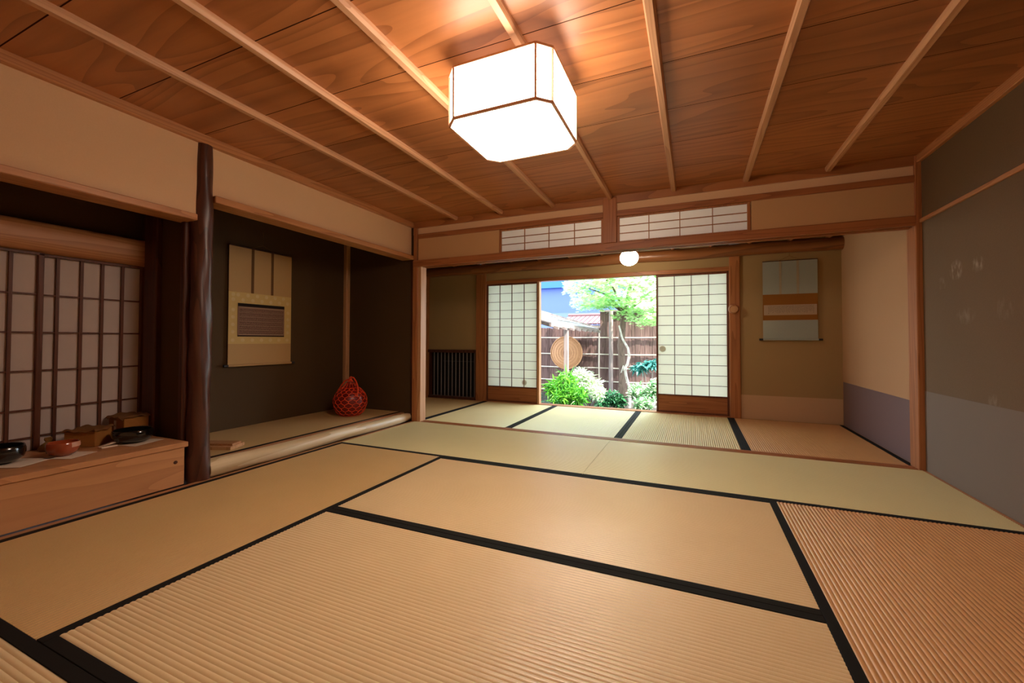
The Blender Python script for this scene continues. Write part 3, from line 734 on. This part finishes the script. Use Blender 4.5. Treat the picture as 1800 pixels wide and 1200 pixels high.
blk = empty('wooden_block', (-2.90, 1.80, ZT), 0, 'flat pale wooden block tray at the near end of the alcove mat', 'wooden block')
bk = MB(); ax = Vector((.075, .115, 0)).normalized(); ay = Vector((-ax.y, ax.x, 0))
def oriented(mb, c, l, wd, h0, h1, bev=0): mb.obox((c[0], c[1], (h0+h1)/2), ax*l/2, ay*wd/2, (0, 0, (h1-h0)/2))
# board runs from behind the pillar toward the camera-right, its end grain faces the mat
e1 = Vector((-2.776, 1.772)); e2 = Vector((-2.835, 1.905)); d_ = (e1-Vector((-3.0, 1.69))).normalized()
d_ = Vector((.93, .37)).normalized(); wv_ = (e2-e1); L_ = .26
cc = (e1+e2)/2-d_*L_/2
bk.v = []; bk = MB().obox((cc.x+2.90, cc.y-1.80, .010), Vector((d_.x, d_.y, 0))*L_/2, Vector((wv_.x, wv_.y, 0))/2, (0, 0, .010))
bk.build('board', M['palepost'], blk)
MB().obox((cc.x+2.90-.01, cc.y-1.80, .0265), Vector((d_.x, d_.y, 0))*(L_/2-.0), Vector((wv_.x, wv_.y, 0))*.30, (0, 0, .0065)).build('raised_lid', M['beamy'], blk)

# ------------------------------------------------------------------ things on the bench
ZB = .2365
def sheet(name, c, rz, w_, d2, label, curl=.0):
    mb = MB(); n = 8; vs = []
    for side in (0, 1):
        for j in range(n+1):
            for i in range(n+1):
                u, v = i/n-.5, j/n-.5
                z = .0012+.0012*side + curl*max(0, abs(u+v)-.55)
                vs.append((u*w_, v*d2, z))
    k = (n+1)**2; f = []
    for j in range(n):
        for i in range(n):
            q = j*(n+1)+i; f.append((q+k, q+1+k, q+n+2+k, q+n+1+k)); f.append((q, q+n+1, q+n+2, q+1))
    rim = [i for i in range(n+1)]+[(j+1)*(n+1)-1 for j in range(1, n+1)]+[n*(n+1)+i for i in range(n-1, -1, -1)]+[j*(n+1) for j in range(n-1, 0, -1)]
    for a, b2 in zip(rim, rim[1:]+rim[:1]): f.append((a, b2, b2+k, a+k))
    mb.add(vs, f)
    o = mb.build(name, M['white'], smooth=False); o.location = (c[0], c[1], ZB); o.rotation_euler = (0, 0, rz)
    return tag(o, label, 'paper sheet', 'white paper sheets under the tea bowls')
def bowl(c, r_, h, mat, label, sx=1, sy=1, wav=.02, seed=0):
    e = empty('tea_bowl', (c[0], c[1], ZB+.0030), 0, label, 'tea bowl', 'tea bowls on the bench')
    pr = [(.0001, 0), (.50*r_, 0), (.52*r_, .06*h), (.74*r_, .12*h), (.93*r_, .30*h), (1.0*r_, .55*h), (1.0*r_, .8*h), (.955*r_, .97*h), (.93*r_, 1.0*h), (.89*r_, .97*h), (.92*r_, .7*h), (.88*r_, .4*h), (.6*r_, .2*h), (.0001, .16*h)]
    MB().lathe((0, 0, 0), pr, 40, sx, sy, wob=lambda i, th: 1+wav*math.sin(3*th+seed)+wav*.6*math.sin(5*th+seed*2)).build('body', mat, e, True)
    return e
sheet('paper_sheet', (-2.79, .845), .5, .15, .15, 'white paper square under the tall black tea bowl')
bowl((-2.850, .800), .084, .078, M['black'], 'tall glossy black tea bowl at the left end of the bench')
sheet('paper_sheet', (-2.755, 1.000), .45, .135, .13, 'white paper square under the reddish tea bowl')
rb = bowl((-2.780, .985), .058, .064, M['redraku'], 'reddish-orange glazed tea bowl with pale rim patch', seed=2)
gp = MB().lathe((0, 0, 0), [(.0586, .041), (.0592, .051), (.0567, .0628)], 40)
keep = [i for i, f in enumerate(gp.f) if i % 40 in (1, 2, 3, 4, 5, 6) and i < 80]
gp.f = [gp.f[i] for i in keep]; gp.r = [0.5]*len(keep); gp.mi = [0]*len(keep)
gp.build('pale_glaze_patch', plain('pale_glaze', lin(206,150,120), .3), rb, True)
sheet('paper_sheet', (-2.775, 1.27), .3, .165, .16, 'white paper square under the wide black tea bowl')
bowl((-2.800, 1.265), .088, .070, M['black'], 'wide low black tea bowl near the log pillar', 1.0, 1.0, .03, 1)
def giftbox(name, c, rz, w_, d2, h, lidover, label, seed):
    e = empty(name, (c[0], c[1], ZB+.001), rz, label, 'wrapped box', 'wrapped boxes on the bench')
    one(-w_/2, w_/2, -d2/2, d2/2, 0, h, .002).build('box_body', M['card'], e)
    random.seed(seed); mb = MB(); n = 14; vs = []
    for side in (0, 1):
        for j in range(n+1):
            for i in range(n+1):
                u, v = (i/n-.5)*2, (j/n-.5)*2
                x = u*(w_/2+lidover); y = v*(d2/2+lidover*1.2)
                over = max(0, abs(x)-w_/2-.004)+max(0, abs(y)-d2/2-.004)
                z = h+.003-over*.9+.006*math.sin(u*3.1+seed)*math.cos(v*2.3)+.0035*math.sin(u*9+v*7+seed)+.006+(.0025 if side else 0)
                vs.append((x, y, z))
    k = (n+1)**2; f = []
    for j in range(n):
        for i in range(n):
            q = j*(n+1)+i; f.append((q+k, q+1+k, q+n+2+k, q+n+1+k)); f.append((q, q+n+1, q+n+2, q+1))
    rim = [i for i in range(n+1)]+[(j+1)*(n+1)-1 for j in range(1, n+1)]+[n*(n+1)+i for i in range(n-1, -1, -1)]+[j*(n+1) for j in range(n-1, 0, -1)]
    for a, b2 in zip(rim, rim[1:]+rim[:1]): f.append((a, b2, b2+k, a+k))
    mb.add(vs, f); mb.build('wrapping_cloth', M['wrap'], e, True)
    return e
g1 = giftbox('wrapped_box', (-2.945, 1.140), .62, .135, .12, .080, .010, 'low brown box draped with a cloth, left one behind the bowls', 1)
g2 = giftbox('wrapped_box', (-3.005, 1.338), .06, .14, .12, .113, .012, 'taller brown box draped with a cloth, in the bench corner', 4)
one(-.02, .0, -.0612, -.0600, .01, .098).build('paper_label', M['white'], g2)
g2.children[0] if False else None
# crumpled cloth pouch and folded slip
random.seed(14)
pr = [(.0001, 0), (.026, 0), (.034, .012), (.030, .028), (.018, .038), (.010, .046), (.016, .056), (.012, .066), (.0001, .068)]
tag(MB().lathe((-2.975, 1.000, ZB), pr, 18, wob=lambda i, th: 1+.16*math.sin(3*th+i)+.1*math.sin(5*th-i)).build('cloth_pouch', M['gold'], smooth=True), 'small crumpled bronze cloth pouch behind the reddish bowl', 'cloth pouch')
sl = MB(); sl.obox((0, 0, .0045), (.030, .012, 0), (-.007, .017, 0), (0, 0, .0035)).obox((.002, .004, .0145), (.022, .006, .006), (-.006, .014, -.001), (0, .0, .0020))
o = sl.build('folded_paper', M['white']); o.location = (-2.79, 1.155, ZB); o.rotation_euler = (0, 0, 1.2)
tag(o, 'small folded slip of pale paper before the left draped box', 'folded paper')

# ------------------------------------------------------------------ garden
GZ = -.45; YF = 9.5
M['soil'] = plaster('dark_soil', lin(70,62,56), lin(44,44,42), scale=30, bs=1.0, blotch=.3)
M['bark'] = wood('cedar_bark', lin(116,92,86), lin(72,52,48), 'Z', 10, 9, .7, .9, .35, .1)
M['bamboo'] = wood('weathered_bamboo', lin(206,196,180), lin(174,162,144), 'X', 4, 6, .5, .5, .1)
M['bambooz'] = wood('weathered_pole', lin(196,180,166), lin(158,142,128), 'Z', 4, 6, .5, .6, .1)
M['graypost'] = wood('grey_wood_post', lin(140,124,118), lin(108,94,90), 'Z', 8, 8, .5, .8, .2)
M['trunk'] = wood('mossy_trunk', lin(112,92,78), lin(64,50,42), 'Z', 8, 12, 2.5, .9, .2)
M['palebark'] = wood('pale_smooth_bark', lin(190,182,170), lin(120,112,100), 'Z', 6, 10, 2.5, .8, .2)
M['rooft'] = plain('grey_roof_sheet', lin(132,124,124), .6, .3)
M['redtile'] = plain('red_brown_tile', lin(96,64,66), .6, .3)
M['bluewall'] = plain('blue_shade_render', lin(84,98,158), .8, .1, noise=.03)  # bluish shadow on the wall is put into its base colour
M['bluewall2'] = plain('blue_eaves_board', lin(48,84,160), .8, .1, noise=.03)
M['basket'] = plain('woven_bamboo', lin(196,142,98), .6, .3, noise=.2, nscale=60)
M['stone'] = plaster('blue_grey_stone', lin(110,120,132), lin(74,82,92), scale=60, bs=.8)
S('ground_garden', one(-9, 6, 5.35, 16, GZ-.1, GZ), M['soil'], 'dark mossy soil of the small garden', 'ground')
S('wall_house_base', one(-4, 1.8, 5.25, 5.35, GZ-.1, -.05), M['darkpost'], 'house base below the garden opening', 'wall')
S('trim_32', one(-4.2, 1.9, 4.9, 5.50, 1.60+.24, 1.86+.0, .0), M['darkpost'], 'dark eaves boarding outside above the paper doors', 'eaves')
# fence
fe = empty('bark_fence', (0, 0, 0), 0, 'tall brown bark fence with horizontal bamboo rails across the garden', 'fence')
pn = MB(); random.seed(6); xx = -5.2
while xx < 1.6:
    ww = random.uniform(.035, .075); pn.box(xx, xx+ww*.97, YF+random.uniform(-.006, .006), YF+.03, GZ, (1.10 if xx < -2.0 else 1.46)+random.uniform(-.012, .012)); xx += ww
pn.build('bark_panel', M['bark'], fe)
for zz in (1.20, .87, .535, .20, -.13):
    zq = {1.20: 1.20}.get(zz, zz)
for zz in (.865, .485, .175, -.125, -.36):
    MB().tube([(-5.2+i*.45, YF-.028, zz+.004*math.sin(i*2)) for i in range(16)], .0135, 8).build('bamboo_rail', M['bamboo'], fe, True)
MB().box(-1.96, 1.6, YF-.05, YF+.06, 1.45, 1.49).build('cap_board', M['graypost'], fe)
for px_ in (-1.70,):
    MB().tube([(px_, YF-.085, GZ), (px_+.01, YF-.085, 1.47)], [.050, .045], 14).build('fence_post', M['graypost'], fe, True)
# shed roof at left
rf = empty('lean_to_roof', (0, 0, 0), 0, 'low grey lean-to roof reaching in from the left of the garden', 'shed roof')
ex, ez = -1.95, 1.045; sl_ = .30
Lr = 1.9; yA, yB = 5.9, 9.30
rs = MB(); nst = 5
for i in range(nst):       # lapped roofing strips
    xa = ex-Lr*i/nst; xb = ex-Lr*(i+1)/nst; za = ez+.012+(ex-xa)*sl_; zb = ez+.012+(ex-xb)*sl_
    rs.add([(xa+.012, yA, za+.012), (xb, yA, zb+.002), (xb, yB, zb+.002), (xa+.012, yB, za+.012), (xa+.012, yA, za-.006), (xb, yA, zb-.012), (xb, yB, zb-.012), (xa+.012, yB, za-.006)],
           [(0,3,2,1),(4,5,6,7),(0,1,5,4),(3,7,6,2),(0,4,7,3),(1,2,6,5)])
rs.build('roofing', M['rooft'], rf)
one(ex-.02, ex+.012, yA, yB, ez-.045, ez+.004, .003).build('eaves_board', M['graypost'], rf)
for i in range(8):
    yv = yA+.15+i*.44
    MB().obox((ex-.5+.02, yv, ez-.045+.15), (.56, 0, -.168), (0, .022, 0), (.004, 0, .018)).build('rafter', M['graypost'], rf)
MB().obox((ex-Lr/2, yB+.02, ez+.02+Lr/2*sl_), (Lr/2, 0, -Lr/2*sl_), (0, .018, 0), (0, 0, .035)).build('barge_board', M['graypost'], rf)
MB().box(-2.03, -1.96, 6.86, 6.93, GZ, ez-.04, .006).build('post', M['graypost'], rf)
# bamboo downpipe
MB().tube([(-1.93, 9.28, -.42), (-1.935, 9.28, .3), (-1.925, 9.28, 1.02)], .017, 10).build('downpipe', M['bambooz'], rf, True)
# round basket
bk = empty('round_basket', (-2.665, 9.21, .52), 0, 'large round woven bamboo tray hanging on the bark fence', 'round basket')
rb_ = .365
d = MB().lathe((0, 0, 0), [(.0001, .03), (.1, .029), (.2, .026), (.30, .018), (rb_-.012, 0), (rb_-.012, -.012), (.0001, .012)], 48)
d.v = [(a, -c, b) for a, b, c in d.v]; d.build('woven_disc', M['basket'], bk, True)
MB().tube([(rb_*math.cos(2*PI*i/48), 0, rb_*math.sin(2*PI*i/48)) for i in range(48)], .014, 8, closed=True).build('rim', M['basket'], bk, True)
wv_m = MB()
for i in range(28):
    a = PI*i/28
    wv_m.tube([(-(rb_-.02)*math.cos(a), -.010, -(rb_-.02)*math.sin(a)), (0, -.034, 0), ((rb_-.02)*math.cos(a), -.010, (rb_-.02)*math.sin(a))], .0028, 4, cap=False)
for r_ in (.06, .12, .18, .24, .30):
    wv_m.tube([(r_*math.cos(2*PI*i/40), -.034+.022*(r_/rb_)**2, r_*math.sin(2*PI*i/40)) for i in range(40)], .003, 4, closed=True)
wv_m.build('weave', plain('dark_weave', lin(150,98,66), .6), bk)

# neighbouring buildings
nb = empty('neighbour_house', (0, 0, 0), 0, 'wall with bluish shade in its colour, of the neighbouring house beyond the fence', 'house')
one(-9, -2.2, 13.5, 14.5, GZ, 2.56).build('wall', M['bluewall'], nb)
one(-9, -2.1, 13.3, 14.6, 2.56, 3.4).build('eaves_band', M['bluewall2'], nb)
rt_ = empty('tiled_roof', (0, 0, 0), 0, 'red-brown tiled roof just above the fence top', 'roof')
tl = MB()
for i in range(10):
    xa = -3.25+i*.13
    tl.obox((xa, 11.2, 1.36), (.055, 0, 0), (0, .5, .13), (0, -.004, .018))
tl.build('tiles', M['redtile'], rt_)
one(-3.3, -2.0, 10.75, 10.85, GZ, 1.20).build('supporting_wall', M['graypost'], rt_)
MB().tube([(-3.32, 11.7, 1.52), (-2.0, 11.7, 1.52)], .05, 10).build('ridge', M['redtile'], rt_, True)

# foliage
def leafset(mb, rng, cents, n, size, asp=.45, droop=.3, flat=.5):
    for _ in range(n):
        c, rr = cents[rng.randrange(len(cents))]
        while True:
            p = Vector((rng.uniform(-1, 1), rng.uniform(-1, 1), rng.uniform(-1, 1)))
            if p.length <= 1: break
        pos = Vector((c[0]+p.x*rr[0], c[1]+p.y*rr[1], c[2]+p.z*rr[2]))
        th = rng.uniform(0, 2*PI); el = rng.gauss(-droop, flat)
        d = Vector((math.cos(th)*math.cos(el), math.sin(th)*math.cos(el), math.sin(el)))
        s = Vector((-math.sin(th), math.cos(th), rng.gauss(0, .25))).normalized()
        L = size*rng.uniform(.6, 1.3); W = L*asp/2
        nn = d.cross(s).normalized()*L*.08
        vs = [pos, pos+d*L*.35+s*W+nn, pos+d*L, pos+d*L*.35-s*W+nn, pos+d*L*.4-nn*.5]
        mb.add(vs, [(0,1,4),(1,2,4),(2,3,4),(3,0,4)], rng.random())
def maple_leaf(mb, rng, pos, L):
    th0 = rng.uniform(0, 2*PI); tilt = rng.gauss(0, .35); tilt2 = rng.gauss(0, .35)
    X = Vector((math.cos(th0), math.sin(th0), tilt)).normalized(); Yv = Vector((-math.sin(th0), math.cos(th0), tilt2)).normalized()
    vs = [pos]; fs = []; r = rng.random()
    for i, (a, l) in enumerate(((-2.2, .55), (-1.3, .8), (-.55, .97), (0, 1.05), (.55, .97), (1.3, .8), (2.2, .55))):
        l *= L; w_ = .11*L
        c, s = math.cos(a), math.sin(a); k = len(vs)
        D = X*c+Yv*s; P2 = X*-s+Yv*c
        vs += [pos+D*l*.45+P2*w_, pos+D*l, pos+D*l*.45-P2*w_]; fs.append((0, k+2, k+1, k))
    mb.add(vs, fs, r)
M['maple'] = leafmat('maple_leaf', lin(232,246,196), lin(112,190,84), .5)
M['lime'] = leafmat('narrow_leaf', lin(128,196,60), lin(50,128,52), .35)
M['pale'] = leafmat('sunlit_white_leaf', lin(240,244,230), lin(196,222,170), .3)  # near-white tones paint the glare of sunlight on the leaves
M['darkleaf'] = leafmat('dark_leaf', lin(62,122,74), lin(28,74,52), .25, .25)
M['mixleaf'] = leafmat('variegated_leaf', lin(206,222,186), lin(70,140,80), .3, .3)
M['blueleaf'] = leafmat('blue_green_leaf', lin(96,168,158), lin(44,108,104), .2, .2)
rng = random.Random(42)
mt = empty('maple_tree', (-1.25, 8.6, GZ), 0, 'bright green maple tree spreading over the top of the garden opening', 'tree')
def rel(mb, o): mb.v = [(a-o[0], b-o[1], c-o[2]) for a, b, c in mb.v]; return mb
O = (-1.25, 8.6, GZ)
tr = MB().tube([(-1.36, 8.75, GZ), (-1.34, 8.75, .2), (-1.37, 8.74, .7), (-1.32, 8.7, 1.15), (-1.22, 8.6, 1.6), (-1.1, 8.5, 2.1)], [.085, .07, .072, .06, .05, .03], 14)
rel(tr, O).build('trunk', M['trunk'], mt, True)
br = MB()
for (a, b, c) in ((-2.1, 8.0, 1.75), (-1.75, 7.5, 1.75), (-.6, 7.9, 1.5), (-.35, 8.6, 1.9), (-1.5, 7.2, 2.0), (-.9, 7.4, 1.75)):
    s0 = Vector((-1.27, 8.65, 1.35)); e0 = Vector((a, b, c)); mid = (s0+e0)/2+Vector((0, 0, .12))
    br.tube([s0, mid, e0], [.028, .018, .007], 7)
rel(br, O).build('branches', M['trunk'], mt, True)
lf = MB()
pads = []
for i in range(190):
    x = rng.uniform(-2.45, -.25); y = rng.uniform(7.2, 9.0)
    ratio = x/y
    lo = 1.50 if x/y < -.20 else 1.28 if x/y < -.13 else 1.12
    pads.append(((x, y, rng.uniform(lo, 2.6)), (rng.uniform(.18, .32), rng.uniform(.18, .3), .035)))
pads = [p for p in pads if p[0][0]/p[0][1] > -.275+max(0, (1.65-p[0][2]))*.25]
for _ in range(13000):
    c, rr = pads[rng.randrange(len(pads))]
    th = rng.uniform(0, 2*PI); q = math.sqrt(rng.random())
    maple_leaf(lf, rng, Vector((c[0]+q*math.cos(th)*rr[0], c[1]+q*math.sin(th)*rr[1], c[2]+rng.gauss(0, rr[2])-.06*q*q)), rng.uniform(.040, .072))
rel(lf, O).build('foliage', M['maple'], mt)
# pale crooked tree
ct = empty('crooked_tree', (-1.0, 8.0, GZ), 0, 'slim crooked pale-barked stem in front of the maple trunk', 'tree')
O2 = (-1.0, 8.0, GZ)
def at8(u, v, yy=8.0):      # rough placement of a photo direction on the plane y = yy
    d = fw+rt*(u-901.72)/731.58+up*(583.38-v)/731.58
    return Vector((0, 0, H))+d*(yy/d.y)
pt = [at8(u, v) for u, v in ((1088, 572), (1094, 595), (1104, 612), (1106, 625), (1103, 640), (1098, 647), (1101, 662), (1106, 680), (1107, 700), (1106, 722))]
st_ = MB().tube(pt, [.016, .017, .021, .024, .024, .030, .025, .026, .028, .03], 10)
st_.tube([at8(1098, 647), at8(1092, 655), at8(1096, 642)], [.016, .012, .01], 8)
rel(st_, O2).build('stem', M['palebark'], ct, True)
def shrub(name, cents, n, size, mat, label, asp=.45, droop=.1, flat=.6, stems=6, cat='shrub', seed=1, stemmat=None):
    rg = random.Random(seed); cx = sum(c[0][0] for c in cents)/len(cents); cy = sum(c[0][1] for c in cents)/len(cents)
    o = empty(name, (cx, cy, GZ), 0, label, cat)
    m_ = MB(); leafset(m_, rg, cents, n, size, asp, droop, flat); rel(m_, (cx, cy, GZ)).build('foliage', mat, o)
    sm_ = MB()
    for i in range(stems):
        c, rr = cents[i % len(cents)]
        sm_.tube([(rg.gauss(0, .04), rg.gauss(0, .04), 0), ((c[0]-cx)*.6, (c[1]-cy)*.6, (c[2]-GZ)*.5), (c[0]-cx+rg.uniform(-.5, .5)*rr[0], c[1]-cy, c[2]-GZ+rr[2]*.5)], [.009, .007, .004], 6)
    sm_.build('stems', stemmat or M['trunk'], o, True)
    return o
def blob(u, v, yy, r0, ry, rz): p = at8(u, v, yy); return ((p.x, p.y, p.z), (r0, ry, rz))
shrub('narrow_leaf_shrub', [blob(975, 682, 6.5, .13, .15, .13), blob(995, 672, 6.6, .17, .18, .20), blob(1005, 690, 6.5, .18, .18, .18), blob(985, 700, 6.4, .15, .14, .12), blob(1018, 698, 6.45, .12, .13, .12)], 1500, .125, M['lime'],
      'bushy shrub with long narrow green leaves just outside the opening at left', .17, .15, .7, 10, seed=3)
shrub('sunlit_white_shrub', [blob(1030, 668, 7.45, .18, .14, .17), blob(1044, 682, 7.45, .16, .14, .15), blob(1018, 658, 7.45, .13, .12, .10), blob(1052, 692, 7.4, .12, .12, .11)], 1000, .10, M['pale'],
      'bush with strong sunlight put into its whitish leaf colour, right of the narrow-leaved shrub', .34, .0, .5, 8, seed=4)
shrub('dark_shrub', [blob(1078, 700, 6.75, .15, .13, .12), blob(1060, 711, 6.65, .12, .12, .08), blob(1088, 706, 6.75, .11, .12, .11)], 650, .075, M['darkleaf'],
      'low dark green shrub at the foot of the maple trunk', .5, .1, .6, 5, seed=5)
shrub('variegated_shrub', [blob(1120, 688, 6.9, .14, .16, .13), blob(1138, 694, 6.7, .15, .16, .17), blob(1132, 710, 6.5, .15, .14, .09), blob(1150, 680, 6.7, .08, .12, .14)], 1300, .075, M['mixleaf'],
      'shrub with white-edged leaves at the right of the garden opening', .5, .1, .6, 8, seed=7)
shrub('umbrella_sapling', [blob(1138, 640, 7.3, .17, .15, .05), blob(1125, 645, 7.3, .10, .12, .05), blob(1150, 638, 7.3, .12, .12, .06)], 300, .135, M['blueleaf'],
      'small sapling with drooping blue-green leaves above the white-edged shrub', .34, .45, .35, 3, cat='sapling', seed=9, stemmat=M['palebark'])
gf = MB(); rg = random.Random(12)
cents = [((rg.uniform(-4.2, .6), rg.uniform(7.9, 9.1), GZ+.03), (.18, .18, .04)) for i in range(60)]
cents = [q for q in cents if abs(q[0][0]+1.3) > .55]+[((rg.uniform(-3.4, -2.55), rg.uniform(6.9, 7.9), GZ+.03), (.16, .16, .04)) for i in range(14)]
leafset(gf, rg, cents, 2600, .05, .45, -.2, .5)
tag(gf.build('ground_cover', M['darkleaf']), 'low dark leafy ground cover spread over the garden soil', 'ground cover', kind='stuff')
for i, (rx, ry) in enumerate(((-2.52, 6.35), (-2.28, 6.18), (-2.42, 6.75), (-2.62, 6.62), (-2.15, 6.02), (-2.30, 6.50))):
    o = MB().lathe((0, 0, 0), [(.0001, -.02), (.05, -.01), (.062, .01), (.045, .03), (.0001, .036)], 12, rng.uniform(.8, 1.4), rng.uniform(.6, 1), wob=lambda i_, th: 1+.12*math.sin(3*th+i)).build('garden_stone', M['stone'], smooth=True)
    o.location = (rx, ry, GZ+.012); o.rotation_euler = (0, 0, rng.uniform(0, 3))
    tag(o, 'small blue-grey stone on the soil below the left edge of the opening', 'stone', 'small stones on the garden soil')
